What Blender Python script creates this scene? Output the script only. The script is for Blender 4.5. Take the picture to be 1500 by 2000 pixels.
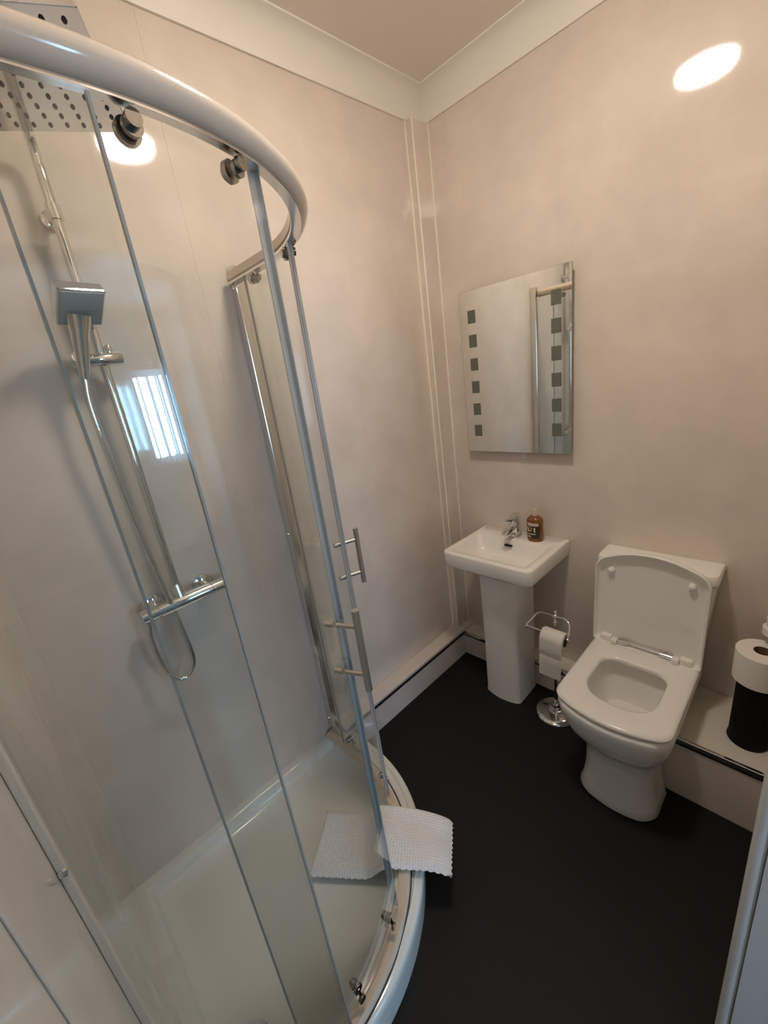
import bpy, bmesh, math, random
from mathutils import Vector, Matrix
random.seed(3)
for o in list(bpy.data.objects): bpy.data.objects.remove(o)
S = bpy.context.scene
COL = S.collection
PI = math.pi

# ------------------------------------------------------------------ camera
cam = bpy.data.cameras.new('camera'); CAM = bpy.data.objects.new('camera', cam); COL.objects.link(CAM)
cam.sensor_fit = 'HORIZONTAL'; cam.sensor_width = 36.0; cam.lens = 36.0 * 810.5 / 1500.0
cam.clip_start = 0.01; cam.clip_end = 60
Mc = Matrix(((0.6939203, -0.1335047, 0.7075670, 0.0),
             (0.7074066, 0.3097521, -0.6353185, 0.0),
             (-0.1343524, 0.9413980, 0.3093853, 1.5),
             (0, 0, 0, 1)))
CAM.matrix_world = Mc
S.camera = CAM

# ------------------------------------------------------------------ world, daylight, exposure
W = bpy.data.worlds.new('world'); S.world = W; W.use_nodes = True
bg = W.node_tree.nodes['Background']; bg.inputs[0].default_value = (0.62, 0.78, 1.0, 1); bg.inputs[1].default_value = 1.5
def area(name, loc, direction, sx, sy, power, color):
    l = bpy.data.lights.new(name, 'AREA'); l.shape = 'RECTANGLE'; l.size = sx; l.size_y = sy
    l.energy = power; l.color = color
    o = bpy.data.objects.new(name, l); COL.objects.link(o); o.location = loc
    o.rotation_euler = Vector(direction).to_track_quat('-Z', 'Y').to_euler()
    return o
W.cycles.sampling_method = 'NONE'
area('daylight_window_1', (3.85, 1.46, 1.42), (-1, 0, 0), .72, 1.1, 95, (0.30, 0.64, 1.0))
area('added_daylight_2', (3.85, -.75, 1.45), (-1, 0, 0), 1.2, 1.2, 30, (0.50, 0.70, 1.0))  # added fill daylight behind the unseen second window
S.view_settings.view_transform = 'Standard'; S.view_settings.look = 'None'
S.view_settings.exposure = 1.0; S.view_settings.gamma = 1.0; S.view_settings.use_curve_mapping = False
S.cycles.use_denoising = True; S.cycles.use_light_tree = False
S.cycles.max_bounces = 7; S.cycles.diffuse_bounces = 5; S.cycles.glossy_bounces = 4
S.cycles.use_adaptive_sampling = True; S.cycles.adaptive_threshold = 0.05; S.cycles.adaptive_min_samples = 16
S.cycles.transparent_max_bounces = 16; S.cycles.transmission_bounces = 6
S.cycles.sample_clamp_indirect = 4.0; S.cycles.caustics_reflective = False; S.cycles.caustics_refractive = False
LAMP = 46.0

# ------------------------------------------------------------------ materials
MATS = {}
def mat(name, color, rough=0.5, metal=0.0, spec=0.5, coat=0.0, noise=None, bump=None, emit=None):
    """noise=(scale, amount, second colour), bump=(scale, strength)"""
    if name in MATS: return MATS[name]
    m = bpy.data.materials.new(name); m.use_nodes = True; MATS[name] = m
    nt = m.node_tree; b = nt.nodes['Principled BSDF']
    b.inputs['Base Color'].default_value = (*color, 1); b.inputs['Roughness'].default_value = rough
    b.inputs['Metallic'].default_value = metal; b.inputs['Specular IOR Level'].default_value = spec
    b.inputs['Coat Weight'].default_value = coat
    tc = nt.nodes.new('ShaderNodeTexCoord')
    if noise:
        n = nt.nodes.new('ShaderNodeTexNoise'); n.inputs['Scale'].default_value = noise[0]; n.inputs['Detail'].default_value = 6
        n.inputs['Roughness'].default_value = 0.6
        nt.links.new(tc.outputs['Object'], n.inputs['Vector'])
        r = nt.nodes.new('ShaderNodeMapRange'); r.inputs[1].default_value = 0.35; r.inputs[2].default_value = 0.68
        nt.links.new(n.outputs['Fac'], r.inputs[0])
        x = nt.nodes.new('ShaderNodeMix'); x.data_type = 'RGBA'
        x.inputs[6].default_value = (*color, 1)
        c2 = noise[2]; x.inputs[7].default_value = tuple(color[i] + (c2[i] - color[i]) * noise[1] for i in range(3)) + (1,)
        nt.links.new(r.outputs[0], x.inputs[0]); nt.links.new(x.outputs[2], b.inputs['Base Color'])
    if bump:
        n = nt.nodes.new('ShaderNodeTexNoise'); n.inputs['Scale'].default_value = bump[0]; n.inputs['Detail'].default_value = 3
        nt.links.new(tc.outputs['Object'], n.inputs['Vector'])
        p = nt.nodes.new('ShaderNodeBump'); p.inputs['Strength'].default_value = bump[1]; p.inputs['Distance'].default_value = 0.002
        nt.links.new(n.outputs['Fac'], p.inputs['Height']); nt.links.new(p.outputs[0], b.inputs['Normal'])
    if emit:
        b.inputs['Emission Color'].default_value = (*emit[:3], 1); b.inputs['Emission Strength'].default_value = emit[3]
    return m

M_PANEL = mat('glossy_marbled_pvc', (0.755, 0.672, 0.595), 0.055, spec=0.5, noise=(4.6, 1.0, (0.662, 0.592, 0.522)))
M_TRIM = mat('glossy_pvc_trim', (0.92, 0.86, 0.77), 0.15)
M_CEIL = mat('ceiling_paint', (0.84, 0.80, 0.74), 0.7)
M_COVE = mat('cove_paint', (0.86, 0.835, 0.78), 0.35)
M_FLOOR = mat('black_vinyl', (0.0055, 0.0050, 0.0042), 0.55, spec=0.22, noise=(260, 1.0, (0.014, 0.013, 0.011)), bump=(420, 0.35))
M_BOX = mat('cream_boxing', (0.78, 0.74, 0.65), 0.22, noise=(5, 0.5, (0.66, 0.61, 0.54)))
M_PBOX = mat('pink_boxing', (0.74, 0.66, 0.60), 0.18, noise=(4, 0.8, (0.68, 0.61, 0.55)))
M_CER = mat('white_ceramic', (0.86, 0.845, 0.80), 0.10)
M_SEAT = mat('white_plastic', (0.85, 0.83, 0.785), 0.16)
M_CHROME = mat('chrome', (0.80, 0.80, 0.80), 0.06, metal=1.0)
M_SATIN = mat('satin_aluminium', (0.78, 0.77, 0.75), 0.16, metal=1.0)
M_FRAME = mat('beige_silver_enamel', (0.72, 0.61, 0.49), 0.10, spec=0.7)
M_STEEL = mat('brushed_steel', (0.58, 0.55, 0.50), 0.28, metal=1.0)
M_BLACK = mat('black_plastic', (0.004, 0.004, 0.004), 0.5, spec=0.2)
M_DCHR = mat('dark_chrome', (0.36, 0.35, 0.33), 0.12, metal=1.0)
M_DARK = mat('dark_gasket_gap_shade', (0.015, 0.015, 0.02), 0.5)  # also the painted shade of the boxing gaps
M_TRAY = mat('shower_tray_acrylic', (0.78, 0.79, 0.74), 0.14)
M_PAPER = mat('toilet_tissue', (0.82, 0.79, 0.73), 0.9, spec=0.1, bump=(700, 0.4))
M_CARD = mat('cardboard_core', (0.16, 0.10, 0.05), 0.8)
M_TOWEL = mat('white_cotton', (0.86, 0.86, 0.86), 0.95, spec=0.05)
M_GLOSSW = mat('gloss_white_paint', (0.74, 0.74, 0.72), 0.25)
M_BEDW = mat('bedroom_paint', (0.62, 0.58, 0.52), 0.8)
M_BEDC = mat('bedroom_ceiling_paint', (0.8, 0.8, 0.8), 0.8)
M_CARPET = mat('bedroom_carpet', (0.25, 0.22, 0.19), 0.95, noise=(120, 1.0, (0.18, 0.16, 0.14)))
M_BLIND = mat('blind_fabric', (0.80, 0.84, 0.88), 0.8)
M_MIRROR = mat('silvered_mirror', (0.86, 0.88, 0.85), 0.015, metal=1.0)
M_FROST = mat('frosted_window', (0.125, 0.135, 0.105), 0.6)
M_MBACK = mat('mirror_edge_glass', (0.30, 0.34, 0.30), 0.2)
M_SOAP = mat('amber_soap', (0.20, 0.075, 0.015), 0.12, spec=0.6)
M_CLEARPL = mat('pale_clear_plastic', (0.62, 0.47, 0.38), 0.15)
M_LABEL = mat('dark_label', (0.03, 0.018, 0.012), 0.4)
M_CREAM = mat('cream_print', (0.75, 0.58, 0.28), 0.4)
M_WHITEP = mat('white_print', (0.8, 0.74, 0.66), 0.4)
M_GREENP = mat('olive_print', (0.42, 0.36, 0.12), 0.4)
M_GEDGE = mat('glass_edge', (0.34, 0.35, 0.33), 0.12, spec=0.8)
M_SEAL = mat('clear_door_seal', (0.62, 0.60, 0.60), 0.18)
M_DARKHOLE = mat('dark_recess', (0.02, 0.017, 0.013), 0.6)
M_LAMP = mat('lamp_diffuser', (0.9, 0.9, 0.9), 0.4, emit=(1.0, 0.88, 0.755, LAMP))

def glass_mat(name, tint, ior=1.5):
    m = bpy.data.materials.new(name); m.use_nodes = True; nt = m.node_tree; nt.nodes.clear()
    out = nt.nodes.new('ShaderNodeOutputMaterial'); mx = nt.nodes.new('ShaderNodeMixShader')
    tr = nt.nodes.new('ShaderNodeBsdfTransparent'); tr.inputs[0].default_value = (*tint, 1)
    gl = nt.nodes.new('ShaderNodeBsdfGlossy'); gl.inputs['Roughness'].default_value = 0.01; gl.inputs[0].default_value = (1, 1, 1, 1)
    fr = nt.nodes.new('ShaderNodeFresnel'); fr.inputs[0].default_value = ior
    # same reflectance on either side of a face
    ge = nt.nodes.new('ShaderNodeNewGeometry'); mp = nt.nodes.new('ShaderNodeMapRange')
    mp.inputs[1].default_value = 0; mp.inputs[2].default_value = 1; mp.inputs[3].default_value = ior; mp.inputs[4].default_value = 1.0 / ior
    fr2 = nt.nodes.new('ShaderNodeLayerWeight'); fr2.inputs[0].default_value = 0.5
    pw = nt.nodes.new('ShaderNodeMath'); pw.operation = 'POWER'; pw.inputs[1].default_value = 4.0
    nt.links.new(fr2.outputs['Facing'], pw.inputs[0])
    ad = nt.nodes.new('ShaderNodeMath'); ad.operation = 'MULTIPLY_ADD'; ad.inputs[1].default_value = 0.85; ad.inputs[2].default_value = 0.045
    nt.links.new(pw.outputs[0], ad.inputs[0])
    nt.links.new(ad.outputs[0], mx.inputs[0]); nt.links.new(tr.outputs[0], mx.inputs[1]); nt.links.new(gl.outputs[0], mx.inputs[2])
    nt.nodes.remove(fr); nt.nodes.remove(ge); nt.nodes.remove(mp)
    nt.links.new(mx.outputs[0], out.inputs[0]); return m
M_GLASS = glass_mat('shower_glass', (0.955, 0.965, 0.955))

def waffle(m, scale, strength):
    nt = m.node_tree; b = nt.nodes['Principled BSDF']
    uv = nt.nodes.new('ShaderNodeUVMap')
    v = nt.nodes.new('ShaderNodeTexWave'); v.bands_direction = 'X'; v.inputs['Scale'].default_value = scale
    w = nt.nodes.new('ShaderNodeTexWave'); w.bands_direction = 'Y'; w.inputs['Scale'].default_value = scale
    nt.links.new(uv.outputs[0], v.inputs[0]); nt.links.new(uv.outputs[0], w.inputs[0])
    a = nt.nodes.new('ShaderNodeMath'); a.operation = 'MAXIMUM'
    nt.links.new(v.outputs['Fac'], a.inputs[0]); nt.links.new(w.outputs['Fac'], a.inputs[1])
    p = nt.nodes.new('ShaderNodeBump'); p.inputs['Strength'].default_value = strength; p.inputs['Distance'].default_value = 0.003
    nt.links.new(a.outputs[0], p.inputs['Height']); nt.links.new(p.outputs[0], b.inputs['Normal'])
waffle(M_TOWEL, 6.5, 0.5)

# ------------------------------------------------------------------ object helpers
def obj(name, bm, m, parent=None, smooth=False, angle=None):
    me = bpy.data.meshes.new(name)
    bmesh.ops.recalc_face_normals(bm, faces=bm.faces)
    if smooth:
        for f in bm.faces: f.smooth = True
        if angle:
            lim = math.radians(angle)
            for e in bm.edges:
                if len(e.link_faces) == 2 and e.calc_face_angle(0) > lim: e.smooth = False
    bm.to_mesh(me); bm.free()
    o = bpy.data.objects.new(name, me); COL.objects.link(o)
    if m: me.materials.append(m)
    if parent:
        o.parent = parent
        off = parent.location if parent.type == 'EMPTY' else Vector((0, 0, 0))   # mesh parents sit at the origin
        o.matrix_parent_inverse = Matrix.Translation(-off)
    return o
def thing(name, loc, label=None, cat=None, group=None, kind=None):
    o = bpy.data.objects.new(name, None); COL.objects.link(o); o.location = loc; o.empty_display_size = 0.05
    return tag(o, label, cat, group, kind)
def tag(o, label=None, cat=None, group=None, kind=None):
    if label: o['label'] = label
    if cat: o['category'] = cat
    if group: o['group'] = group
    if kind: o['kind'] = kind
    return o
def struct(o, label, cat): return tag(o, label, cat, None, 'structure')

def add_box(bm, x0, x1, y0, y1, z0, z1, bev=0.0, seg=2, rot=None, piv=None):
    r = bmesh.ops.create_cube(bm, size=1.0)
    vs = r['verts']
    for v in vs:
        v.co = Vector(((x0 + x1) / 2 + v.co.x * (x1 - x0), (y0 + y1) / 2 + v.co.y * (y1 - y0), (z0 + z1) / 2 + v.co.z * (z1 - z0)))
    if bev > 0:
        es = list({e for v in vs for e in v.link_edges})
        rr = bmesh.ops.bevel(bm, geom=es, offset=bev, segments=seg, profile=0.5, affect='EDGES')
        vs = list({v for f in rr['faces'] for v in f.verts} | {v for v in vs if v.is_valid})
    if rot is not None:
        c = Vector(piv if piv else ((x0 + x1) / 2, (y0 + y1) / 2, (z0 + z1) / 2))
        for v in vs: v.co = c + rot @ (v.co - c)
    return vs
def box(x0, x1, y0, y1, z0, z1, bev=0.0, seg=2, rot=None, piv=None):
    bm = bmesh.new(); add_box(bm, x0, x1, y0, y1, z0, z1, bev, seg, rot, piv); return bm
def add_loft(bm, rings, cap0=True, cap1=True, closed=True):
    vr = [[bm.verts.new(p) for p in ring] for ring in rings]
    n = len(vr[0])
    for a, b in zip(vr[:-1], vr[1:]):
        for i in range(n if closed else n - 1):
            j = (i + 1) % n
            bm.faces.new((a[i], a[j], b[j], b[i]))
    if cap0: bm.faces.new(list(reversed(vr[0])))
    if cap1: bm.faces.new(vr[-1])
    return vr
def loft(rings, **k):
    bm = bmesh.new(); add_loft(bm, rings, **k); return bm
def smooth_path(pts, n=8):
    pts = [Vector(p) for p in pts]; out = []
    P = [pts[0] * 2 - pts[1]] + pts + [pts[-1] * 2 - pts[-2]]
    for i in range(1, len(P) - 2):
        for k in range(n):
            t = k / n; a, b, c, d = P[i - 1], P[i], P[i + 1], P[i + 2]
            out.append(0.5 * ((2 * b) + (c - a) * t + (2 * a - 5 * b + 4 * c - d) * t * t + (3 * b - a - 3 * c + d) * t ** 3))
    out.append(pts[-1]); return out
def add_tube(bm, pts, r, n=14):
    pts = [Vector(p) for p in pts]; rings = []
    rad = r if isinstance(r, (list, tuple)) else [r] * len(pts)
    t0 = (pts[1] - pts[0]).normalized()
    up = Vector((0, 0, 1)) if abs(t0.z) < 0.9 else Vector((1, 0, 0))
    nrm = t0.cross(up).normalized()
    for i, p in enumerate(pts):
        t = (pts[min(i + 1, len(pts) - 1)] - pts[max(i - 1, 0)]).normalized()
        nrm = (nrm - t * nrm.dot(t)).normalized(); bn = t.cross(nrm)
        rings.append([p + (nrm * math.cos(2 * PI * k / n) + bn * math.sin(2 * PI * k / n)) * rad[i] for k in range(n)])
    add_loft(bm, rings)
def tube(pts, r, n=14):
    bm = bmesh.new(); add_tube(bm, pts, r, n); return bm
def add_lathe(bm, prof, c=(0, 0, 0), n=32, axis='Z', cap=True):
    """prof: (radius, height) list, bottom to top"""
    rings = []
    for r, h in prof:
        ring = []
        for k in range(n):
            a = 2 * PI * k / n; u, v = max(r, 1e-4) * math.cos(a), max(r, 1e-4) * math.sin(a)
            if axis == 'Z': p = (c[0] + u, c[1] + v, c[2] + h)
            elif axis == 'Y': p = (c[0] + u, c[1] + h, c[2] + v)
            else: p = (c[0] + h, c[1] + u, c[2] + v)
            ring.append(p)
        rings.append(ring)
    add_loft(bm, rings, cap0=cap, cap1=cap)
def lathe(prof, c=(0, 0, 0), n=32, axis='Z', cap=True):
    bm = bmesh.new(); add_lathe(bm, prof, c, n, axis, cap); return bm
def add_ball(bm, c, r, u=14, v=8):
    res = bmesh.ops.create_uvsphere(bm, u_segments=u, v_segments=v, radius=r)
    for q in res['verts']: q.co += Vector(c)
def prism(pts, z0, z1):
    return loft([[(x, y, z0) for x, y in pts], [(x, y, z1) for x, y in pts]])

# ------------------------------------------------------------------ the room: x right along the mirror wall, y away from the camera
XA, XD, YB, YC = -1.275, 0.03, 1.63, -0.09
ZC = 2.504
floor = obj('floor', box(XA - .1, XD + .12, YC - .1, YB + .1, -.05, 0), M_FLOOR); struct(floor, 'black speckled vinyl floor of the shower room', 'floor')
ceil = obj('ceiling', box(XA - .1, XD + .12, YC - .1, YB + .1, ZC, ZC + .05), M_CEIL); struct(ceil, 'flat off white ceiling above the shower room', 'ceiling')
wl = obj('wall_left', box(XA - .1, XA, YC - .1, YB + .1, 0, ZC), M_PANEL); struct(wl, 'glossy pinkish beige panelled wall behind the shower', 'wall')
wb = obj('wall_back', box(XA, XD + .12, YB, YB + .1, 0, ZC), M_PANEL); struct(wb, 'glossy pinkish beige wall with the mirror, basin and toilet', 'wall')
wf = obj('wall_front', box(XA, XD, YC - .1, YC, 0, ZC), M_PANEL); struct(wf, 'glossy beige wall at the near end of the shower', 'wall')
DY0, DY1, DZ = -0.06, 0.70, 1.83
bm = bmesh.new()
add_box(bm, XD, XD + .12, YC - .1, DY0 - .03, 0, ZC); add_box(bm, XD, XD + .12, DY1 + .03, YB, 0, ZC); add_box(bm, XD, XD + .12, DY0 - .03, DY1 + .03, DZ + .03, ZC)
wr = obj('wall_right', bm, M_PANEL); struct(wr, 'beige wall with the doorway at the right edge', 'wall')
# panel joint strips on the left wall
for yj in (0.58,):
    obj('joint_strip', box(XA, XA + .0008, yj - .003, yj + .003, .12, 2.41, .0003, 1), M_PANEL, wl)
obj('joint_strip', box(-.350, -.338, YC, YC + .0025, 0, 2.41, .001, 1), M_PANEL, wf)
# doorway
d1 = thing('door_1', (XD + .06, .32, 0), 'white gloss door frame at the right edge of the view', 'door frame', kind='structure')
obj('jamb', box(XD, XD + .12, DY1, DY1 + .03, 0, DZ), M_GLOSSW, d1)
obj('jamb', box(XD, XD + .12, DY0 - .03, DY0, 0, DZ), M_GLOSSW, d1)
obj('head', box(XD, XD + .12, DY0 - .03, DY1 + .03, DZ, DZ + .03), M_GLOSSW, d1)
obj('door_stop', box(XD + .085, XD + .118, DY1 - .012, DY1, 0, DZ - .012, .002), M_GLOSSW, d1)
obj('architrave', box(XD - .021, XD, DY1 + .001, DY1 + .06, 0, DZ + .06, .010, 5), M_GLOSSW, d1)
obj('architrave', box(XD + .12, XD + .14, DY1 + .005, DY1 + .07, 0, DZ + .07, .004), M_GLOSSW, d1)
obj('architrave', box(XD + .12, XD + .14, DY0 - .07, DY0 - .005, 0, DZ + .07, .004), M_GLOSSW, d1)
obj('architrave', box(XD + .12, XD + .14, DY0 - .005, DY1 + .005, DZ + .005, DZ + .07, .004), M_GLOSSW, d1)

# cornice: concave cove swept round the room
def cove_profile():
    c, h = .069, .094
    pts = [(0.0, -h), (0.007, -h)]
    for k in range(9):
        a = k / 8 * PI / 2
        pts.append((c - .004 - (c - .012) * math.cos(a) , -h + .006 + (h - .012) * math.sin(a)))
    pts += [(c, -.004), (c, 0.0), (0, 0)]
    return pts
CP = cove_profile()
rings = []
def cring(px, py, sx, sy): return [(px + sx * u, py + sy * u, ZC + v) for u, v in CP]
corners = [(XA, YC, 1, 1), (XA, YB, 1, -1), (XD, YB, -1, -1), (XD, YC, -1, 1)]
for i, nm in enumerate(('left wall', 'mirror wall', 'doorway wall', 'near wall')):
    a, b = corners[i], corners[(i + 1) % 4]
    o = obj('trim_%d' % (i + 1), loft([cring(*a), cring(*b)]), M_COVE, None, True, 35)
    struct(o, 'white cove cornice along the top of the ' + nm, 'cornice')

# corner pipe boxing
pb = obj('trim_5', box(XA, XA + .035, 1.534, YB, .14, ZC - .094, .003), M_PANEL); struct(pb, 'narrow boxed in pipe run up the corner left of the mirror', 'pipe boxing')
obj('edge_trim', box(XA, XA + .006, 1.528, 1.534, .14, ZC - .094, .001), M_TRIM, pb)
obj('edge_trim', box(XA + .035, XA + .041, YB - .006, YB, .14, ZC - .094, .001), M_TRIM, pb)
obj('corner_bead', tube([(XA + .034, 1.535, .14), (XA + .034, 1.535, ZC - .094)], .0035, 10), M_TRIM, pb)

# low boxings
LB = 0.142
b1 = thing('trim_6', (XA + .035, 1.1, 0), 'low pink topped pipe boxing along the left wall beyond the shower', 'pipe boxing', kind='structure')
obj('top_board', box(XA, XA + .0745, .70, YB, LB - .004, LB + .012, .003), M_PBOX, b1)
obj('front_board', box(XA, XA + .071, .70, YB, 0, LB - .020), M_PBOX, b1)
obj('gap_shade_strip', box(XA, XA + .0725, .70, YB, LB - .020, LB - .004), M_DARK, b1)  # solid dark strip painted in for the shade under the top board
b2 = thing('trim_7', (-.85, 1.585, 0), 'low cream pipe boxing behind the basin pedestal', 'pipe boxing', kind='structure')
obj('top_board', box(XA + .07, -.455, 1.545, YB, LB - .016, LB - .004, .001), M_BOX, b2)
obj('front_board', box(XA + .071, -.455, 1.54, 1.556, 0, LB - .016), M_PBOX, b2)
obj('edge_trim', box(XA + .072, -.455, 1.534, 1.546, LB - .018, LB - .006, .002), M_CHROME, b2)
obj('gap_shade_strip', box(XA + .072, -.455, 1.5375, 1.5415, LB - .028, LB - .018), M_DARK, b2)  # dark strip standing in for shade below the chrome edge
b3 = thing('trim_8', (-.2, 1.48, 0), 'deep cream pipe boxing behind the toilet with chrome edge', 'pipe boxing', kind='structure')
obj('top_board', box(-.455, XD, 1.332, YB, .226, .24, .001), M_BOX, b3)
obj('front_board', box(-.455, XD, 1.33, 1.346, 0, .226), M_PBOX, b3)
obj('side_board', box(-.455, -.439, 1.346, YB, 0, .226), M_PBOX, b3)
obj('edge_trim', box(-.455, XD, 1.324, 1.336, .226, .243, .002), M_CHROME, b3)
obj('gap_shade_strip', box(-.455, XD, 1.328, 1.334, .214, .226), M_DARK, b3)  # shade under the edge trim, put in as a dark strip

# bedroom beyond the doorway (seen only in reflections)
BX0, BX1, BY0, BY1, BZ = XD + .12, 3.6, -1.6, 2.2, 2.4
WY0, WY1, WZ0, WZ1 = 1.22, 1.70, .95, 1.86
VY0, VY1, VZ0, VZ1 = -1.3, -.2, .90, 2.0
o = obj('floor_bedroom', box(BX0, BX1, BY0, BY1, -.05, .0), M_CARPET); struct(o, 'brown carpet of the bedroom beyond the doorway', 'floor')
o = obj('ceiling_bedroom', box(BX0, BX1, BY0, BY1, BZ, BZ + .05), M_BEDC); struct(o, 'white ceiling of the bedroom beyond the doorway', 'ceiling')
bm = bmesh.new()
add_box(bm, BX1, BX1 + .12, BY0, VY0, 0, BZ); add_box(bm, BX1, BX1 + .12, VY1, WY0, 0, BZ); add_box(bm, BX1, BX1 + .12, WY1, BY1, 0, BZ)
add_box(bm, BX1, BX1 + .12, VY0, VY1, 0, VZ0); add_box(bm, BX1, BX1 + .12, VY0, VY1, VZ1, BZ)
add_box(bm, BX1, BX1 + .12, WY0, WY1, 0, WZ0); add_box(bm, BX1, BX1 + .12, WY0, WY1, WZ1, BZ)
o = obj('wall_bedroom_far', bm, M_BEDW); struct(o, 'pale bedroom wall holding the window', 'wall')
o = obj('wall_bedroom_left', box(BX0, BX1, BY1, BY1 + .1, 0, BZ), M_BEDW); struct(o, 'pale bedroom wall left of the window', 'wall')
o = obj('wall_bedroom_right', box(BX0, BX1, BY0 - .1, BY0, 0, BZ), M_BEDW); struct(o, 'pale bedroom wall right of the windows', 'wall')
bm = bmesh.new()
for a in ((VY0, VY0 + .05, VZ0, VZ1), (VY1 - .05, VY1, VZ0, VZ1), (VY0 + .05, VY1 - .05, VZ0, VZ0 + .05), (VY0 + .05, VY1 - .05, VZ1 - .05, VZ1), (-.775, -.725, VZ0 + .05, VZ1 - .05)):
    add_box(bm, BX1 + .04, BX1 + .09, *a)
w2 = obj('added_window_2', bm, M_GLOSSW); struct(w2, 'unseen wide white framed window added for soft bluish daylight', 'window')  # unseen window added to bring soft bluish light through the doorway
bm = bmesh.new()
add_box(bm, BX0 - .001, BX0 + .02, BY0, DY0 - .03, 0, BZ); add_box(bm, BX0 - .001, BX0 + .02, DY1 + .03, BY1, 0, BZ); add_box(bm, BX0 - .001, BX0 + .02, DY0 - .03, DY1 + .03, DZ + .03, BZ)
o = obj('wall_bedroom_near', bm, M_BEDW); struct(o, 'pale bedroom side of the doorway wall', 'wall')
wd = thing('window_1', (BX1 + .05, 1.46, WZ0), 'white framed bedroom window reflected in the shower glass', 'window', kind='structure')
bm = bmesh.new()
for a in ((WY0, WY0 + .05, WZ0, WZ1), (WY1 - .05, WY1, WZ0, WZ1), (WY0 + .05, WY1 - .05, WZ0, WZ0 + .05), (WY0 + .05, WY1 - .05, WZ1 - .05, WZ1)):
    add_box(bm, BX1 + .04, BX1 + .09, *a)
obj('window_frame', bm, M_GLOSSW, wd)
obj('pane', box(BX1 + .062, BX1 + .068, WY0 + .05, WY1 - .05, WZ0 + .05, WZ1 - .05), M_GLASS, wd)
vb = thing('vertical_blind', (BX1 - .03, 1.46, WZ0), 'half open white vertical blind at the reflected bedroom window', 'blind')
obj('head_rail', box(BX1 - .06, BX1 - .005, WY0 - .03, WY1 + .03, WZ1 + .005, WZ1 + .04, .004), M_GLOSSW, vb)
sl = None
for k in range(5):
    y = WY0 + .045 + k * (WY1 - WY0 - .09) / 4
    rr = Matrix.Rotation(math.radians(66), 3, 'Z')
    obj('slat', box(BX1 - .034, BX1 - .032, y - .045, y + .045, WZ0 - .02, WZ1 + .005, 0, 1, rr), M_BLIND, vb)

# ------------------------------------------------------------------ shower tray
TCX, TCY, TR, TZ = -1.06, .205, .53, .118
def tray_loop(d, dw, z, n=28):
    pts = [(XA + dw, YC + dw, z), (TCX * .5 + (TCX + TR - d) * .5, YC + dw, z), (TCX + TR - d, YC + dw, z)]
    for k in range(n + 1):
        a = k / n * PI / 2; pts.append((TCX + (TR - d) * math.cos(a), TCY + (TR - d) * math.sin(a), z))
    pts += [(XA + dw, TCY + TR - d, z), (XA + dw, (TCY + TR - d + YC) / 2, z)]
    return pts
tray = thing('shower_tray', (-.95, .3, 0), 'white quadrant shower tray with raised curved rim under the glass', 'shower tray')
obj('tray', loft([tray_loop(.006, 0, 0), tray_loop(.004, 0, .03), tray_loop(.0, 0, .085), tray_loop(0, 0, TZ - .010), tray_loop(.003, 0, TZ - .003), tray_loop(.010, 0.0, TZ),
                  tray_loop(.075, .022, TZ), tray_loop(.083, .030, TZ - .004), tray_loop(.090, .038, TZ - .03), tray_loop(.100, .048, TZ - .042), tray_loop(.14, .09, TZ - .047)]), M_TRAY, tray, True, 50)
obj('rim_bead', tube([Vector(p) for p in tray_loop(.022, 0, TZ)[2:-2]], .004, 8), M_TRAY, tray, True)
wst = obj('waste_cover', lathe([(.048, TZ - .0475), (.048, TZ - .041), (.042, TZ - .037), (.0, TZ - .036)], (-.725, .008, 0), 28), M_CHROME, tray, True, 40)

# ------------------------------------------------------------------ shower enclosure
GX, GY = -1.045, .170
RGX, RGY = -1.045, .158          # the top rail sits a touch inboard
def gp(s, r, r0=.49):
    """point on the quadrant path: s in degrees, straight before 0 and after 90"""
    if s < 0: return GX + r, GY + r0 * math.radians(s)
    if s > 90: return GX - r0 * math.radians(s - 90), GY + r
    a = math.radians(s); return GX + r * math.cos(a), GY + r * math.sin(a)
def steps(s0, s1, d=2.5):
    br = sorted({s0, s1} | {b for b in (0.0, 90.0) if s0 < b < s1}); out = []
    for a, b in zip(br[:-1], br[1:]):
        n = max(1, int(math.ceil((b - a) / (d if 0 <= (a + b) / 2 <= 90 else 40))))
        out += [a + (b - a) * k / n for k in range(n)]
    return out + [br[-1]]
def sweep(s0, s1, prof, d=2.5, off=(0, 0)):
    return loft([[(gp(s, r)[0] + off[0], gp(s, r)[1] + off[1], z) for r, z in prof] for s in steps(s0, s1, d)])
S0 = -math.degrees((GY - YC) / .49); S1 = 90 + math.degrees((GX - XA) / .49)
enc = thing('shower_enclosure', (-.8, .45, TZ), 'quadrant glass shower enclosure with curved silver rail and sliding doors', 'shower enclosure')
top = [(.486, 1.818), (.500, 1.8065), (.511, 1.808), (.518, 1.814), (.522, 1.823), (.520, 1.833), (.513, 1.840), (.500, 1.844), (.486, 1.836)]
RO = (RGX - GX, RGY - GY)
obj('top_rail', sweep(S0 + 1.6, S1 - 4.2, top, 2.5, RO), M_FRAME, enc, True, 45)
obj('rail_gasket', sweep(S0 + 1.6, S1 - 4.2, [(.486, 1.806), (.505, 1.8025), (.505, 1.8065), (.486, 1.8115)], 2.5, RO), M_SATIN, enc, True, 45)
obj('bottom_rail', sweep(S0 + 1.6, S1 - 1.6, [(.470, TZ), (.470, TZ + .013), (.476, TZ + .016), (.499, TZ + .018), (.503, TZ + .010), (.505, TZ)]), M_FRAME, enc, True, 30)
obj('rail_gasket', sweep(S0 + 1.6, S1 - 1.6, [(.5055, TZ), (.5055, TZ + .004), (.508, TZ + .004), (.508, TZ)]), M_DARK, enc, True, 30)
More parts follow.
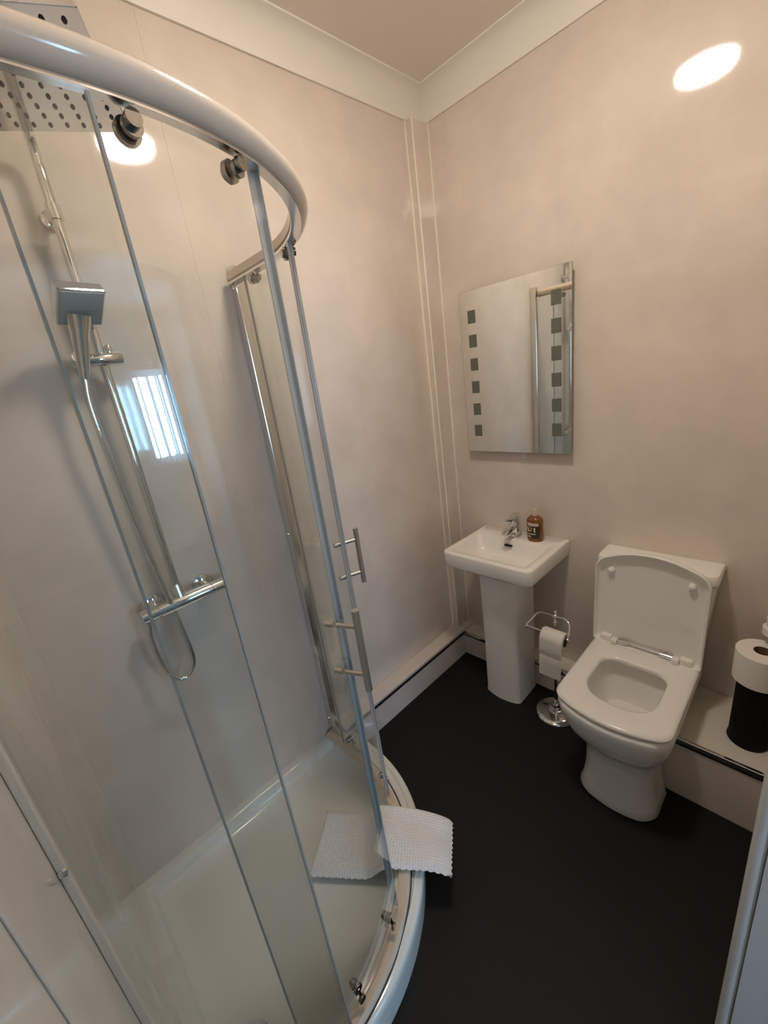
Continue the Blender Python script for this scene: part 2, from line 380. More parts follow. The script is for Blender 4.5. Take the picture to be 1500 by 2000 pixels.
# wall profiles
yp = GY + .510
wp = obj('wall_profile', box(XA, XA + .033, yp - .014, yp + .014, TZ, 1.858, .0025), M_SATIN, enc)
for z in (.20, 1.02, 1.80):
    for dy in (0.007,):
        obj('screw', lathe([(.0055, 0), (.0045, -.003), (.0, -.004)], (XA + .016, yp - .0141, z), 12, 'Y'), M_CHROME, wp, True, 40)
wq = obj('wall_profile', box(GX + .484, GX + .516, YC, YC + .010, TZ, 1.858, .0025), M_FRAME, enc)
for z in (.20, 1.02, 1.80):
    obj('screw', lathe([(.0, 0.004), (.0045, .003), (.0055, 0)][::-1], (GX + .5161, YC + .005, z), 12, 'X'), M_CHROME, wq, True, 40)
def glass_panel(name, s0, s1, r, z0, z1, label=None):
    g = obj(name, sweep(s0, s1, [(r, z0), (r + .006, z0), (r + .006, z1), (r, z1)]), M_GLASS, enc, True, 40)
    return g
SA, SB, SS = 1.0, -10.0, 29.5         # fixed edge, door trailing, door leading (near)
FF, FT, FL = 90.0, 103.0, 68.5        # same for the far side
def edge_strip(parent, s, r, z0, z1, m=M_GEDGE, w=.5, t=.0012):
    a, b = s - w / 2, s + w / 2
    obj('edge', sweep(a, b, [(r - t, z0), (r + .006 + t, z0), (r + .006 + t, z1), (r - t, z1)], .5), m, parent)
g1 = glass_panel('fixed_panel', S0 + .8, SA, .499, TZ + .016, 1.80); edge_strip(g1, SA, .499, TZ + .016, 1.80, w=.35, t=.0003)
g2 = glass_panel('fixed_panel', FF, S1 - 3.0, .499, TZ + .016, 1.80); edge_strip(g2, FF, .499, TZ + .016, 1.80, w=.35, t=.0003)
def door(s0, s1, lead, rollers, sign, zh):
    R = .478; z0, z1 = TZ + .03, 1.812
    g = glass_panel('sliding_door', s0, s1, R, z0, z1)
    tr = s0 if lead == s1 else s1
    edge_strip(g, tr, R, z0, z1, w=.35, t=.0003)
    edge_strip(g, lead + sign * .2, R, z0, z1, M_GEDGE, w=.45, t=.0004)
    # leading edge seal fin
    a0, a1 = sorted((lead, lead - sign * 1.7))
    obj('seal', sweep(a0, a1, [(R - .0035, z0), (R - .0005, z0), (R - .0005, z1 - .004), (R - .0035, z1 - .004)], .5), M_SEAL, g)
    for s in rollers:
        for top_ in (True, False):
            z = 1.790 if top_ else TZ + .085
            x, y = gp(s, R); n = Vector((x - GX, y - GY, 0)) if 0 <= s <= 90 else Vector((0, 1, 0)) if s > 90 else Vector((1, 0, 0))
            n.normalize(); t = Vector((-n.y, n.x, 0)); bm = bmesh.new()
            def cyl(r, a, b, c):
                pts = [Vector(c) + n * a, Vector(c) + n * b]
                rings = []
                for q in pts: rings.append([q + (t * math.cos(k / 16 * 2 * PI) + Vector((0, 0, 1)) * math.sin(k / 16 * 2 * PI)) * r for k in range(16)])
                add_loft(bm, rings)
            c = Vector((x, y, z))
            cyl(.014 if top_ else .010, -.008, -.0005, c)       # inside knob
            cyl(.009 if top_ else .007, -.013, -.008, c)
            cyl(.011, .0065, .012, c)                           # outside hub
            wz = z + (.010 if top_ else -.030)
            cyl(.009, .012, .019, Vector((x, y, z + (.004 if top_ else -.030))))
            add_tube(bm, [c + n * .009, Vector((x, y, wz)) + n * .014], .004, 8)
            obj('roller', bm, M_DCHR, g, True, 40)
    # handle
    hs = lead - sign * 3.6; x, y = gp(hs, R); n = Vector((x - GX, y - GY, 0)).normalized()
    bm = bmesh.new(); c = Vector((x, y, 0)); up = Vector((0, 0, 1))
    b0, b1_ = zh
    add_tube(bm, [c + n * .052 + up * b0, c + n * .052 + up * b1_], .0075, 16)
    for f in (.2, .8):
        z = b0 + (b1_ - b0) * f
        add_tube(bm, [c + n * .0065 + up * z, c + n * .052 + up * z], .005, 12)
        add_tube(bm, [c - n * .018 + up * z, c - n * .0005 + up * z], .0065, 12)
    obj('handle', bm, M_STEEL, g, True, 40)
    return g
dn = door(SB, SS, SS, (6.0, 23.0), 1, (.905, 1.09))
df = door(FL, FT, FL, (72.0, 97.0), -1, (.935, 1.105))

# ------------------------------------------------------------------ mixer shower
ms = thing('mixer_shower', (XA + .05, .27, .97), 'chrome bar mixer shower with riser, square overhead and hand shower', 'shower')
RX, RY = XA + .052, .268
HC = Vector((-.868, .186, 1.968)); ea = math.radians(-26.6)
bm = bmesh.new()
add_tube(bm, [(RX, RY, 1.0)] + smooth_path([(RX, RY, 1.98), (RX, RY, 2.03), (RX + .02, RY - .004, 2.062), (RX + .06, RY - .013, 2.068)], 6) + [(HC.x - .015, HC.y + .003, 2.068)] + smooth_path([(HC.x - .012, HC.y + .003, 2.068), (HC.x, HC.y, 2.06), (HC.x, HC.y, 2.03)], 5), .0105, 16)
obj('riser_pipe', bm, M_CHROME, ms, True, 40)
obj('head_joint', lathe([(.012, 1.976), (.02, 1.98), (.02, 1.995), (.013, 2.0), (.016, 2.01), (.013, 2.03), (.011, 2.035)], (HC.x, HC.y, 0), 20), M_CHROME, ms, True, 40)
hs_ = .1315
hd = obj('overhead_plate', box(HC.x - hs_, HC.x + hs_, HC.y - hs_, HC.y + hs_, HC.z, HC.z + .008, .002, 2, Matrix.Rotation(ea, 3, 'Z')), M_CHROME, ms)
bm = bmesh.new(); Rz = Matrix.Rotation(ea, 3, 'Z')
for i in range(10):
    for j in range(10):
        q = HC + Rz @ Vector(((i - 4.5) * .0245, (j - 4.5) * .0245, 0))
        add_lathe(bm, [(.0022, -.003), (.0035, 0), (.0035, .001)], q, 8)
nz = obj('nozzles', bm, M_DARK, hd); nz['kind'] = 'stuff'
# riser wall brackets
for z in (1.93,):
    bm = bmesh.new(); add_tube(bm, [(XA, RY, z), (RX, RY, z)], .009, 14); add_lathe(bm, [(.02, 0), (.02, .006), (.012, .010)], (XA, RY, z), 20, 'X'); add_lathe(bm, [(.015, -.014), (.015, .014)], (RX, RY, z), 18)
    obj('wall_bracket', bm, M_CHROME, ms, True, 40)
# slider
bm = bmesh.new(); add_lathe(bm, [(.013, 0), (.0155, .003), (.0155, .104), (.0135, .107)], (RX + .006, .202, 1.627), 22, 'Y')
add_lathe(bm, [(.007, .0), (.008, .012), (.006, .016)], (RX + .006, RY + .018, 1.641), 14)
obj('slider_bracket', bm, M_CHROME, ms, True, 40)
# handset
hb = Vector((RX + .035, .214, 1.585)); ht = Vector((RX + .058, .236, 1.715))
bm = bmesh.new()
add_tube(bm, [hb, hb.lerp(ht, .3), hb.lerp(ht, .7), ht], [.010, .014, .018, .026], 16)
add_tube(bm, [(RX + .01, .212, 1.627), (RX + .04, .216, 1.632)], .014, 14)
hn = obj('hand_shower', bm, M_CHROME, ms, True, 40)
Rh = Matrix.Rotation(math.radians(8), 3, 'Z') @ Matrix.Rotation(math.radians(-38), 3, 'Y')
cH = Vector((RX + .066, .243, 1.735))
obj('spray_head', box(cH.x - .046, cH.x + .046, cH.y - .046, cH.y + .046, cH.z - .013, cH.z + .013, .004, 2, Rh), M_CHROME, hn)
fc = cH + Rh @ Vector((0, 0, -.0135))
obj('spray_face', box(fc.x - .041, fc.x + .041, fc.y - .041, fc.y + .041, fc.z - .0015, fc.z + .001, .0, 1, Rh), mat('grey_spray_plate', (0.40, 0.42, 0.44), 0.3), hn)
# valve
VX, VZ = XA + .062, .968
bm = bmesh.new()
add_lathe(bm, [(.015, 0), (.019, .002), (.019, .04), (.0165, .041), (.0165, .045), (.0205, .046), (.0205, .190), (.0165, .191), (.0165, .195), (.019, .196), (.019, .236), (.015, .238)], (VX, .160, VZ), 28, 'Y')
add_tube(bm, [(VX, RY, VZ + .01), (RX, RY, VZ + .05)], .014, 16)
vv = obj('valve_bar', bm, M_CHROME, ms, True, 40)
for y in (.205, .352):
    bm = bmesh.new(); add_tube(bm, [(XA, y, VZ), (VX, y, VZ)], .013, 16); add_lathe(bm, [(.031, 0), (.030, .006), (.016, .012)], (XA, y, VZ), 28, 'X')
    obj('wall_elbow', bm, M_CHROME, ms, True, 40)
hp = smooth_path([hb + Vector((0, 0, .004)), (RX + .030, .207, 1.5), (RX + .022, .216, 1.25), (RX + .020, .231, 1.05), (RX + .020, .246, .85), (RX + .018, .245, .78), (RX + .016, .222, .742), (RX + .012, .190, .752), (RX + .010, .168, .82), (VX, .165, .90), (VX, .172, .952)], 34)
obj('shower_hose', tube(hp, [.0082 if i % 2 else .0066 for i in range(len(hp))], 10), M_CHROME, ms, True)

# ------------------------------------------------------------------ mirror
mz0, mz1, mx0, mx1, my = 1.117, 1.779, -1.128, -.662, 1.597
mir = thing('wall_mirror', ((mx0 + mx1) / 2, YB, mz0), 'rectangular frameless mirror with two columns of frosted squares above the basin', 'mirror')
obj('backing', box(mx0 + .03, mx1 - .02, my + .0055, YB, mz0 + .03, mz1 - .03), M_MBACK, mir)
obj('glass_edge', box(mx0, mx1, my + .0006, my + .0055, mz0, mz1), M_MBACK, mir)
obj('mirror_glass', box(mx0 + .0008, mx1 - .0008, my, my + .0005, mz0 + .0008, mz1 - .0008), M_MIRROR, mir)
for cxm in (-1.072, -.717):
    for k in range(6):
        cz = 1.68 - .0937 * k
        obj('frosted_square', box(cxm - .0185, cxm + .0185, my - .0006, my + .0001, cz - .025, cz + .025), M_FROST, mir)
bm = bmesh.new()
add_tube(bm, [(-.862 + .008 * math.cos(k / 20 * 2 * PI), my + .006, 1.102 + .010 * math.sin(k / 20 * 2 * PI)) for k in range(21)], .0012, 6)
obj('pull_ring', bm, M_GLOSSW, mir, True)

# ------------------------------------------------------------------ wash basin
def rrect(x0, x1, y0, y1, r, z, n=6, rb=None, bow=0.0):
    """rounded rectangle, front edge at y0 (bowed by `bow` toward the viewer), rear radius rb"""
    rb = r if rb is None else rb; pts = []
    hw = (x1 - x0) / 2; cx = (x0 + x1) / 2
    def by(x, y): return y - bow * max(0, 1 - ((x - cx) / hw) ** 2) * (1 if y < (y0 + y1) / 2 else 0)
    for (cx_, cy_, a0, rad) in ((x1 - r, y0 + r, -90, r), (x1 - rb, y1 - rb, 0, rb), (x0 + rb, y1 - rb, 90, rb), (x0 + r, y0 + r, 180, r)):
        for k in range(n + 1):
            a = math.radians(a0 + 90 * k / n); pts.append((cx_ + rad * math.cos(a), cy_ + rad * math.sin(a)))
    # extra points along the front edge so the bow is smooth
    m = 9; fx0, fx1 = x0 + r, x1 - r
    for k in range(1, m): pts.append((fx0 + (fx1 - fx0) * k / m, y0))
    return [(x, by(x, y), z) for x, y in pts]
bx0, bx1, by0, by1, bz = -1.090, -.678, 1.278, 1.629, .744
wbn = thing('wash_basin', (-.88, 1.46, 0), 'small white rectangular ceramic basin on a tall pedestal', 'wash basin')
R_ = [rrect(bx0 + .06, bx1 - .06, by0 + .06, by1, .03, bz - .105, rb=.004),
      rrect(bx0 + .03, bx1 - .03, by0 + .03, by1, .03, bz - .075, rb=.004),
      rrect(bx0 + .004, bx1 - .004, by0 + .004, by1, .03, bz - .068, rb=.004),
      rrect(bx0 + .001, bx1 - .001, by0 + .001, by1, .03, bz - .062, rb=.004),
      rrect(bx0, bx1, by0, by1, .03, bz - .008, rb=.004),
      rrect(bx0 + .002, bx1 - .002, by0 + .002, by1, .029, bz - .002, rb=.004),
      rrect(bx0 + .007, bx1 - .007, by0 + .007, by1 - .001, .027, bz, rb=.004),
      rrect(bx0 + .026, bx1 - .034, by0 + .030, by1 - .105, .018, bz - .0005),
      rrect(bx0 + .031, bx1 - .039, by0 + .036, by1 - .110, .020, bz - .006),
      rrect(bx0 + .045, bx1 - .053, by0 + .055, by1 - .118, .030, bz - .050),
      rrect(bx0 + .075, bx1 - .083, by0 + .085, by1 - .140, .04, bz - .082),
      rrect(bx0 + .14, bx1 - .14, by0 + .12, by1 - .16, .02, bz - .090)]
basin = obj('basin', loft(R_), M_CER, wbn, True, 55)
obj('overflow_slot', box(-.915, -.881, 1.504, 1.518, bz - .030, bz - .021, .003, 2, Matrix.Rotation(math.radians(-10), 3, 'X')), M_DARKHOLE, basin)
obj('waste', lathe([(.02, 0), (.02, .002), (.014, .004)], (-.89, 1.41, bz - .0895), 20), M_CHROME, basin, True, 40)
def ped(hw, yf, z, bow=.02): return rrect(-.882 - hw, -.882 + hw, yf, 1.532, .012, z, 4, .006, bow)
obj('pedestal', loft([ped(.088, 1.375, 0), ped(.086, 1.377, .012), ped(.086, 1.378, .3), ped(.088, 1.375, .56), ped(.090, 1.372, bz - .080)]), M_CER, wbn, True, 40)

tap = thing('basin_tap', (-.895, 1.572, bz), 'chrome single lever mixer tap on the basin', 'tap')
obj('tap_body', box(-.911, -.879, 1.555, 1.589, bz, bz + .092, .005, 3), M_CHROME, tap, True, 40)
obj('tap_base', box(-.916, -.874, 1.550, 1.594, bz, bz + .005, .002), M_CHROME, tap)
Rt = Matrix.Rotation(math.radians(14), 3, 'X')
obj('spout', box(-.909, -.881, 1.468, 1.570, bz + .046, bz + .066, .004, 2, Rt, (-.895, 1.565, bz + .056)), M_CHROME, tap, True, 40)
Rl = Matrix.Rotation(math.radians(12), 3, 'X')
obj('lever', box(-.910, -.880, 1.500, 1.590, bz + .098, bz + .106, .003, 2, Rl, (-.895, 1.575, bz + .10)), M_CHROME, tap, True, 40)
obj('cartridge', lathe([(.013, .09), (.013, .102)], (-.895, 1.572, bz), 18), M_CHROME, tap, True, 40)

bx, by = -.800, 1.567
bot = thing('soap_bottle', (bx, by, bz), 'amber liquid soap bottle with dark printed label beside the basin tap', 'soap bottle')
def ov(hw, hd, z, n=28): return [(bx + hw * math.cos(2 * PI * k / n), by + hd * math.sin(2 * PI * k / n), z) for k in range(n)]
obj('bottle_body', loft([ov(.031, .025, bz), ov(.0335, .027, bz + .004), ov(.034, .0275, bz + .02), ov(.034, .0275, bz + .088), ov(.032, .026, bz + .098), ov(.024, .020, bz + .106), ov(.013, .012, bz + .111), ov(.012, .012, bz + .116)]), M_SOAP, bot, True, 50)
obj('cap', lathe([(.0135, .112), (.014, .114), (.013, .138), (.010, .143), (.0, .144)], (bx, by, bz), 22), M_CLEARPL, bot, True, 45)
def patch(a0, a1, z0, z1, off, n=14, rnd=None):
    ring0, ring1 = [], []
    bm = bmesh.new(); hw, hd = .034 + off, .0275 + off
    if rnd:
        ac, zc, rr_ = rnd; vs = []
        for k in range(20):
            u = 2 * PI * k / 20; a = math.radians(ac + math.degrees(rr_ / .031) * math.cos(u))
            vs.append(bm.verts.new((bx + hw * math.cos(a), by + hd * math.sin(a), zc + rr_ * math.sin(u))))
        bm.faces.new(vs); return bm
    prev = None
    for k in range(n + 1):
        a = math.radians(a0 + (a1 - a0) * k / n)
        c = [bm.verts.new((bx + hw * math.cos(a), by + hd * math.sin(a), z)) for z in (z0, z1)]
        if prev: bm.faces.new((prev[0], c[0], c[1], prev[1]))
        prev = c
    return bm
lab = obj('label_band', patch(205, 325, bz + .016, bz + .088, .0004), M_LABEL, bot)
obj('print_disc', patch(0, 0, 0, 0, .0009, rnd=(247, bz + .058, .0125)), M_CREAM, lab)
obj('print_top', patch(225, 318, bz + .072, bz + .086, .0008), M_CLEARPL, lab)
obj('print_line', patch(222, 296, bz + .034, bz + .0375, .0009), M_WHITEP, lab)
obj('print_line', patch(214, 262, bz + .0195, bz + .028, .0009), M_GREENP, lab)
obj('print_line', patch(283, 292, bz + .044, bz + .066, .0009), M_WHITEP, lab)

# ------------------------------------------------------------------ toilet
TX = -.346
toi = thing('toilet', (TX, 1.3, 0), 'white close coupled toilet with its lid raised', 'toilet')
def tr(hw, yf, yb, z, r=.05, bow=.045, dx=0.0, rb=.02): return rrect(TX + dx - hw, TX + dx + hw, yf + bow, yb, r, z, 8, rb, bow)
pan = [tr(.121, 1.137, 1.322, 0, .045, .03, .014), tr(.124, 1.135, 1.322, .006, .045, .03, .014), tr(.116, 1.140, 1.322, .03, .045, .03, .014), tr(.108, 1.145, 1.322, .09, .045, .03, .012),
       tr(.106, 1.146, 1.322, .17, .045, .032, .010), tr(.112, 1.138, 1.322, .21, .045, .034, .008), tr(.126, 1.122, 1.322, .243, .045, .036, .005),
       tr(.128, 1.120, 1.50, .2445, .045, .036, .005), tr(.146, 1.100, 1.51, .275, .05, .04, .002), tr(.158, 1.083, 1.52, .315, .05, .042), tr(.166, 1.070, 1.53, .355, .05, .045), tr(.169, 1.062, 1.53, .390, .05, .045), tr(.166, 1.065, 1.53, .399, .05, .045), tr(.160, 1.071, 1.52, .401, .048, .045),
       tr(.112, 1.135, 1.425, .401, .06, .03, 0, .05), tr(.106, 1.143, 1.418, .395, .06, .03, 0, .05), tr(.110, 1.140, 1.422, .365, .06, .03, 0, .05), tr(.104, 1.150, 1.415, .345, .06, .03, 0, .05), tr(.090, 1.19, 1.40, .28, .06, .03, 0, .05), tr(.066, 1.25, 1.385, .215, .05, .02, 0, .04), tr(.045, 1.29, 1.37, .19, .03, .01, 0, .03)]
obj('pan', loft(pan), M_CER, toi, True, 55)
obj('water', loft([tr(.072, 1.235, 1.388, .2275, .05, .02, 0, .04), tr(.070, 1.237, 1.386, .2285, .05, .02, 0, .04)]), mat('bowl_water', (0.42, 0.43, 0.38), 0.03), toi, True, 50)
cis = obj('cistern', loft([rrect(TX - .150, TX + .150, 1.52, 1.628, .02, .40, 5, .006), rrect(TX - .160, TX + .160, 1.515, 1.628, .02, .45, 5, .006), rrect(TX - .176, TX + .176, 1.512, 1.628, .022, .70, 5, .006), rrect(TX - .177, TX + .177, 1.512, 1.628, .022, .716, 5, .006)]), M_CER, toi, True, 40)
obj('cistern_lid', loft([rrect(TX - .176, TX + .176, 1.512, 1.628, .02, .719, 5, .006), rrect(TX - .183, TX + .183, 1.507, 1.629, .024, .723, 5, .006), rrect(TX - .184, TX + .184, 1.506, 1.629, .024, .748, 5, .006), rrect(TX - .180, TX + .180, 1.510, 1.629, .022, .756, 5, .006), rrect(TX - .170, TX + .170, 1.518, 1.622, .02, .758, 5, .006)]), M_CER, cis, True, 40)
def ss(hw, yf, yb, z, r=.03, bow=.048, rb=.018): return rrect(TX - hw, TX + hw, yf + bow, yb, r, z, 8, rb, bow)
seat = [ss(.162, 1.072, 1.480, .404), ss(.167, 1.067, 1.484, .408), ss(.169, 1.064, 1.486, .416), ss(.166, 1.067, 1.484, .422), ss(.158, 1.076, 1.476, .4245),
        ss(.112, 1.150, 1.402, .4235, .05, .03, .05), ss(.105, 1.158, 1.394, .420, .05, .03, .05), ss(.102, 1.162, 1.390, .413, .05, .03, .05), ss(.104, 1.160, 1.392, .404, .05, .03, .05)]
bm = bmesh.new(); vr = add_loft(bm, seat, cap0=False, cap1=False)
for i in range(len(vr[0])):
    j = (i + 1) % len(vr[0]); bm.faces.new((vr[0][i], vr[0][j], vr[-1][j], vr[-1][i]))
obj('seat', bm, M_SEAT, toi, True, 50)
# lid: same outline as the seat, hinged up against the cistern
hz, hy = .432, 1.470
ang = math.radians(91.5)
def lidpt(p, t):       # p in seat plane (x, y, local height) -> raised
    dy = hy - p[1]      # distance from hinge
    return (p[0], hy - dy * math.cos(ang) - (t) * math.sin(ang), hz + dy * math.sin(ang) - t * math.cos(ang))
def ll(hw, yf, yb, t, r=.03, bow=.05, rb=.012): return [lidpt(p, t) for p in ss(hw, yf, yb, 0, r, bow, rb)]
lid = [ll(.160, 1.106, 1.472, -.020), ll(.169, 1.097, 1.478, -.015), ll(.173, 1.092, 1.482, .000), ll(.172, 1.093, 1.481, .008), ll(.1705, 1.095, 1.479, .0095), ll(.1685, 1.097, 1.477, .0095, .029), ll(.166, 1.100, 1.474, .005, .028), ll(.1645, 1.104, 1.472, -.002, .028), ll(.163, 1.110, 1.470, -.007, .028), ll(.160, 1.121, 1.468, -.011, .028), ll(.156, 1.140, 1.464, -.013, .028), ll(.150, 1.15, 1.46, -.013, .028)]
ld = obj('lid', loft(lid), M_SEAT, toi, True, 50)
for sx in (-1, 1):
    c = Vector(lidpt((TX + sx * .122, 1.180, 0), -.013)); c2 = Vector(lidpt((TX + sx * .122, 1.180, 0), .006))
    obj('bumper', tube([c, c.lerp(c2, .75), c2], [.011, .011, .006], 14), M_SEAT, ld, True, 50)
for sx in (-1, 1):
    hx = TX + sx * .128
    bm = bmesh.new(); add_box(bm, hx - .019, hx + .019, 1.463, 1.495, .404, .450, .005, 2); add_box(bm, hx - sx * .030 - .011, hx - sx * .030 + .011, 1.455, 1.485, .424, .444, .004, 2)
    obj('hinge', bm, M_SEAT, toi, True, 40)
bm = bmesh.new(); add_tube(bm, [(TX - .09, 1.472, .437), (TX + .09, 1.472, .437)], .0035, 10)
for sx in (-1, 1): add_tube(bm, [(TX + sx * .088, 1.472, .437), (TX + sx * .050, 1.472, .437)], .0085, 14)
obj('hinge_bar', bm, M_CHROME, toi, True, 40)

# ------------------------------------------------------------------ toilet roll stand and roll
SX, SY = -.650, 1.424
st = thing('toilet_roll_stand', (SX, SY, 0), 'freestanding chrome toilet roll stand between basin and toilet', 'roll stand')
obj('base', lathe([(.082, 0), (.083, .006), (.080, .011), (.074, .014), (.070, .020), (.062, .022), (.034, .026), (.033, .032), (.026, .034), (.025, .041), (.019, .044), (.017, .052), (.010, .056)], (SX, SY, 0), 40), M_CHROME, st, True, 30)
obj('pole', lathe([(.0075, .05), (.0075, .462), (.011, .466), (.011, .472), (.0075, .474), (.0075, .482)], (SX, SY, 0), 16), M_CHROME, st, True, 30)
bm = bmesh.new(); add_ball(bm, (SX, SY, .492), .012); add_ball(bm, (SX, SY, .511), .0075); obj('finial', bm, M_CHROME, st, True)
bY, bZ = SY - .048, .438
xl, xr = SX - .098, SX + .070
arch = smooth_path([(xl, bY, bZ + .006), (xl + .012, bY + .018, bZ + .026), (xl + .024, bY + .036, bZ + .046), (xl + .046, bY + .046, bZ + .055), (SX, SY, .492), (xr - .034, bY + .046, bZ + .056), (xr - .012, bY + .038, bZ + .048), (xr - .002, bY + .022, bZ + .028), (xr, bY, bZ + .004)], 6)
bm = bmesh.new(); add_tube(bm, arch, .0042, 10); add_ball(bm, (xl, bY, bZ), .0085); add_ball(bm, (xr, bY, bZ - .002), .0085); add_ball(bm, (xl, bY, bZ + .012), .006)
obj('frame', bm, M_CHROME, st, True)
obj('roll_bar', tube([(xl - .006, bY, bZ), (xl + .02, bY, bZ), (xl + .02, bY, bZ), (xr - .01, bY, bZ)], .0055, 12), M_CHROME, st, True, 40)
def roll(name, r, rc, w, c, axis, label, sheet=None):
    t = thing(name, c, label, 'toilet roll', 'toilet rolls')
    prof = [(rc, 0), (r - .003, 0), (r, .003), (r, w - .003), (r - .003, w), (rc, w)]
    bm = bmesh.new(); n = 36; rings = []
    for rr_, h in prof:
        rings.append([((c[0] + rr_ * math.cos(2 * PI * k / n), c[1] + rr_ * math.sin(2 * PI * k / n), c[2] + h) if axis == 'Z' else (c[0] + h, c[1] + rr_ * math.cos(2 * PI * k / n), c[2] + rr_ * math.sin(2 * PI * k / n))) for k in range(n)])
    add_loft(bm, rings, False, False)
    obj('paper', bm, M_PAPER, t, True, 40)
    rings = []
    for rr_, h in ((rc, 0.0005), (rc, w - .0005), (rc - .0015, w - .0005), (rc - .0015, .0005), (rc, .0005)):
        rings.append([((c[0] + rr_ * math.cos(2 * PI * k / n), c[1] + rr_ * math.sin(2 * PI * k / n), c[2] + h) if axis == 'Z' else (c[0] + h, c[1] + rr_ * math.cos(2 * PI * k / n), c[2] + rr_ * math.sin(2 * PI * k / n))) for k in range(n)])
    obj('core', loft(rings, cap0=False, cap1=False), M_CARD, t, True, 40)
    return t
rx0 = SX - .028; rw = .090; rr0 = .036; rcz = bZ - .016
t1 = roll('toilet_roll', rr0, .021, rw, (rx0, bY, rcz), 'X', 'toilet roll hanging on the chrome stand with loose end down')
# hanging sheets: quad strip leaving the front of the roll
prof = [(bY - (rr0 + .0012) * math.sin(a), rcz + (rr0 + .0012) * math.cos(a)) for a in [k / 8 * PI / 2 for k in range(9)]]
for dy, dz in [(-.0005, -.03), (-.0010, -.060), (.0015, -.065), (-.0005, -.070), (.001, -.11), (.002, -.166)]: prof.append((bY - rr0 - .0012 + dy, rcz + dz))
inner = [(y + .0008 * math.sin(min(1, max(0, (rcz + .04 - z) / .04)) * PI / 2), z - (.0008 if i < 5 else 0)) for i, (y, z) in enumerate(prof)]
poly = prof + inner[::-1]
bm = loft([[(x - (0 if z > rcz - .07 else (rcz - .07 - z) * .04), y, z) for y, z in poly] for x in (rx0 + .0005, rx0 + rw - .0005)])
obj('loose_sheets', bm, M_PAPER, t1, True, 60)

# ------------------------------------------------------------------ brush canister with a spare roll on top
CX, CY, CZ = -.036, 1.452, .24
can = thing('brush_canister', (CX, CY, CZ), 'black cylindrical toilet brush canister on the boxing beside the toilet', 'canister')
obj('canister_body', lathe([(.052, 0), (.0535, .004), (.052, .012), (.050, .016), (.048, .22), (.046, .232), (.0, .233)], (CX, CY, CZ), 36), M_BLACK, can, True, 40)
obj('knob', lathe([(.006, .232), (.006, .285), (.010, .288), (.013, .296), (.013, .304), (.009, .312), (.0, .314)], (CX, CY, CZ), 18), M_CHROME, can, True, 40)
roll('toilet_roll', .0625, .022, .105, (CX, CY, CZ + .2335), 'Z', 'spare toilet roll sitting on the black canister')

# radiator valve on the right wall
rv = thing('radiator_valve', (XD, 1.5, .62), 'white radiator valve sticking out at the right edge above the spare roll', 'radiator valve')
bm = bmesh.new(); add_lathe(bm, [(.026, 0), (.030, .004), (.030, .026), (.026, .030)], (-.018, 1.5, .612), 24); obj('valve_head', bm, M_SEAT, rv, True, 40)
bm = bmesh.new(); add_lathe(bm, [(.018, .032), (.023, .036), (.023, .056), (.018, .060)], (-.018, 1.5, .612), 24); obj('lock_shield', bm, M_SEAT, rv, True, 40)
bm = bmesh.new(); add_tube(bm, [(-.018, 1.5, .645), (XD, 1.5, .645)], .010, 14); add_tube(bm, [(-.018, 1.5, .640), (-.018, 1.5, .650)], .012, 14); obj('tail_pipe', bm, M_CHROME, rv, True, 40)

# ------------------------------------------------------------------ bath mat draped over the tray rim
def mat_point(u, v):
    """u along the mat from inside the tray to outside, v across"""
    A = Vector((-.965, .375)); B = Vector((-.612, .632)); dr = (B - A); L = dr.length; dr.normalize(); pr = Vector((-dr.y, dr.x))
    w = .100 - .018 * u
    p = A + dr * (u * L) + pr * ((v - .5) * 2 * w)
    s = u * L
    # radial position relative to the glass track decides the height
    rad = (Vector((p.x - GX, p.y - GY))).length
    fl = TZ - .040
    k = min(1, max(0, (rad - .36) / .085)); k = k * k * (3 - 2 * k)
    z = fl + .006 + (TZ + .022 - fl - .006) * k
    over = max(0, rad - .545); z -= over * over * 3.0 + over * .10
    z += .0025 * math.sin(v * 9 + u * 6) * (0.3 + k) + .004 * math.sin(u * 14) * k * v
    return Vector((p.x, p.y, z))
NU, NV = 44, 22
th = .028
bm = bmesh.new(); uvl = bm.loops.layers.uv.new('UVMap'); G = {}
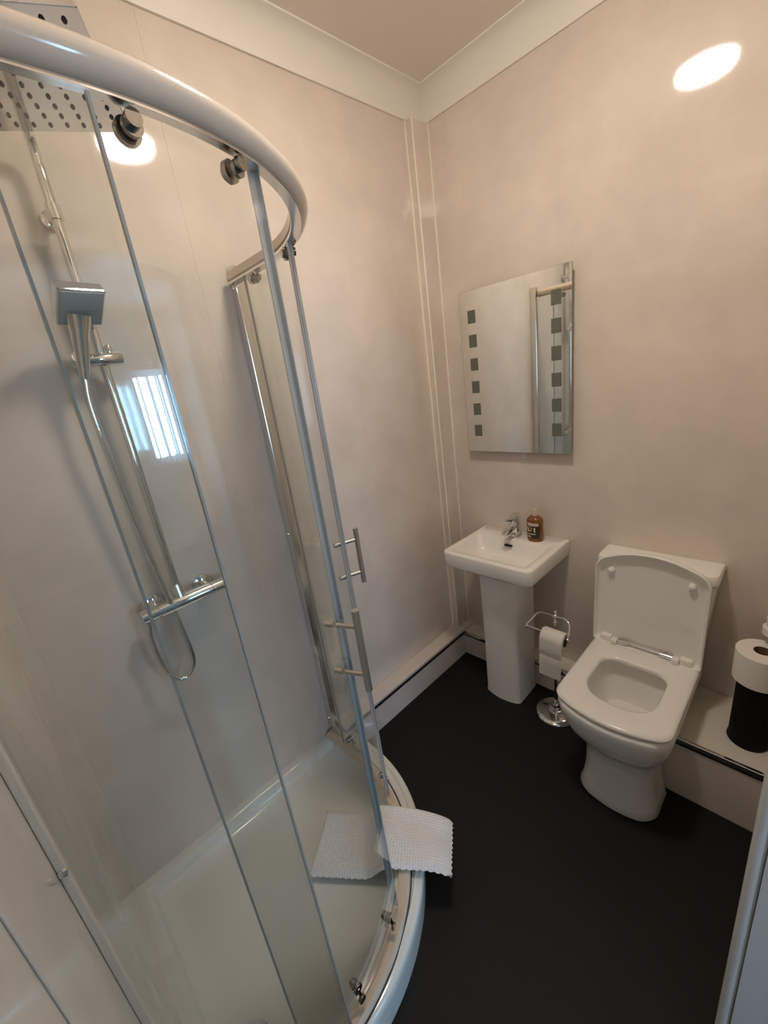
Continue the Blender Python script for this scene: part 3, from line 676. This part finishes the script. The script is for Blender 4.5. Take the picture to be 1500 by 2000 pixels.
for lay in (0, 1):
    for i in range(NU + 1):
        for j in range(NV + 1):
            u, v = i / NU, j / NV
            e = min(u, 1 - u) * .45; e2 = min(v, 1 - v) * .2
            rnd = min(1, math.sqrt(max(0, min(e, e2) / .010)))
            p = mat_point(u, v)
            jag = .0022 * (1 if (i if j in (0, NV) else j) % 2 else -1) if (j in (0, NV) or i in (0, NU)) else 0
            d = (mat_point(min(1, u + .01), v) - mat_point(max(0, u - .01), v)).normalized()
            p = p + Vector((-d.y, d.x, 0)).normalized() * (jag if j in (0, NV) else 0) + d * (jag if i in (0, NU) else 0)
            z = th * (.5 + .5 * rnd) if lay else th * (.5 - .5 * rnd)
            G[lay, i, j] = bm.verts.new((p.x, p.y, p.z + z))
for lay in (0, 1):
    for i in range(NU):
        for j in range(NV):
            f = bm.faces.new((G[lay, i, j], G[lay, i + 1, j], G[lay, i + 1, j + 1], G[lay, i, j + 1]))
            for l, (a, b) in zip(f.loops, ((i, j), (i + 1, j), (i + 1, j + 1), (i, j + 1))): l[uvl].uv = (a / NU * 2.4, b / NV)
rim = [(i, 0) for i in range(NU)] + [(NU, j) for j in range(NV)] + [(i, NV) for i in range(NU, 0, -1)] + [(0, j) for j in range(NV, 0, -1)]
for k in range(len(rim)):
    a, b = rim[k], rim[(k + 1) % len(rim)]
    bm.faces.new((G[0, a[0], a[1]], G[0, b[0], b[1]], G[1, b[0], b[1]], G[1, a[0], a[1]]))
bmat = obj('bath_mat', bm, M_TOWEL, None, True, 70)
tag(bmat, 'folded white waffle bath mat draped over the shower tray rim', 'bath mat')

# ------------------------------------------------------------------ ceiling light
LX, LY = -.515, .76
cl = thing('ceiling_light', (LX, LY, ZC), 'round flush white ceiling light seen as bright reflections in the walls', 'ceiling light')
obj('rim', lathe([(.112, 0), (.116, -.004), (.115, -.012), (.106, -.014)], (LX, LY, ZC), 48), M_GLOSSW, cl, True, 40)
obj('diffuser', lathe([(.098, -.0125), (.099, -.032), (.092, -.042), (.065, -.047), (.0, -.049)], (LX, LY, ZC), 24), M_LAMP, cl, True, 50)
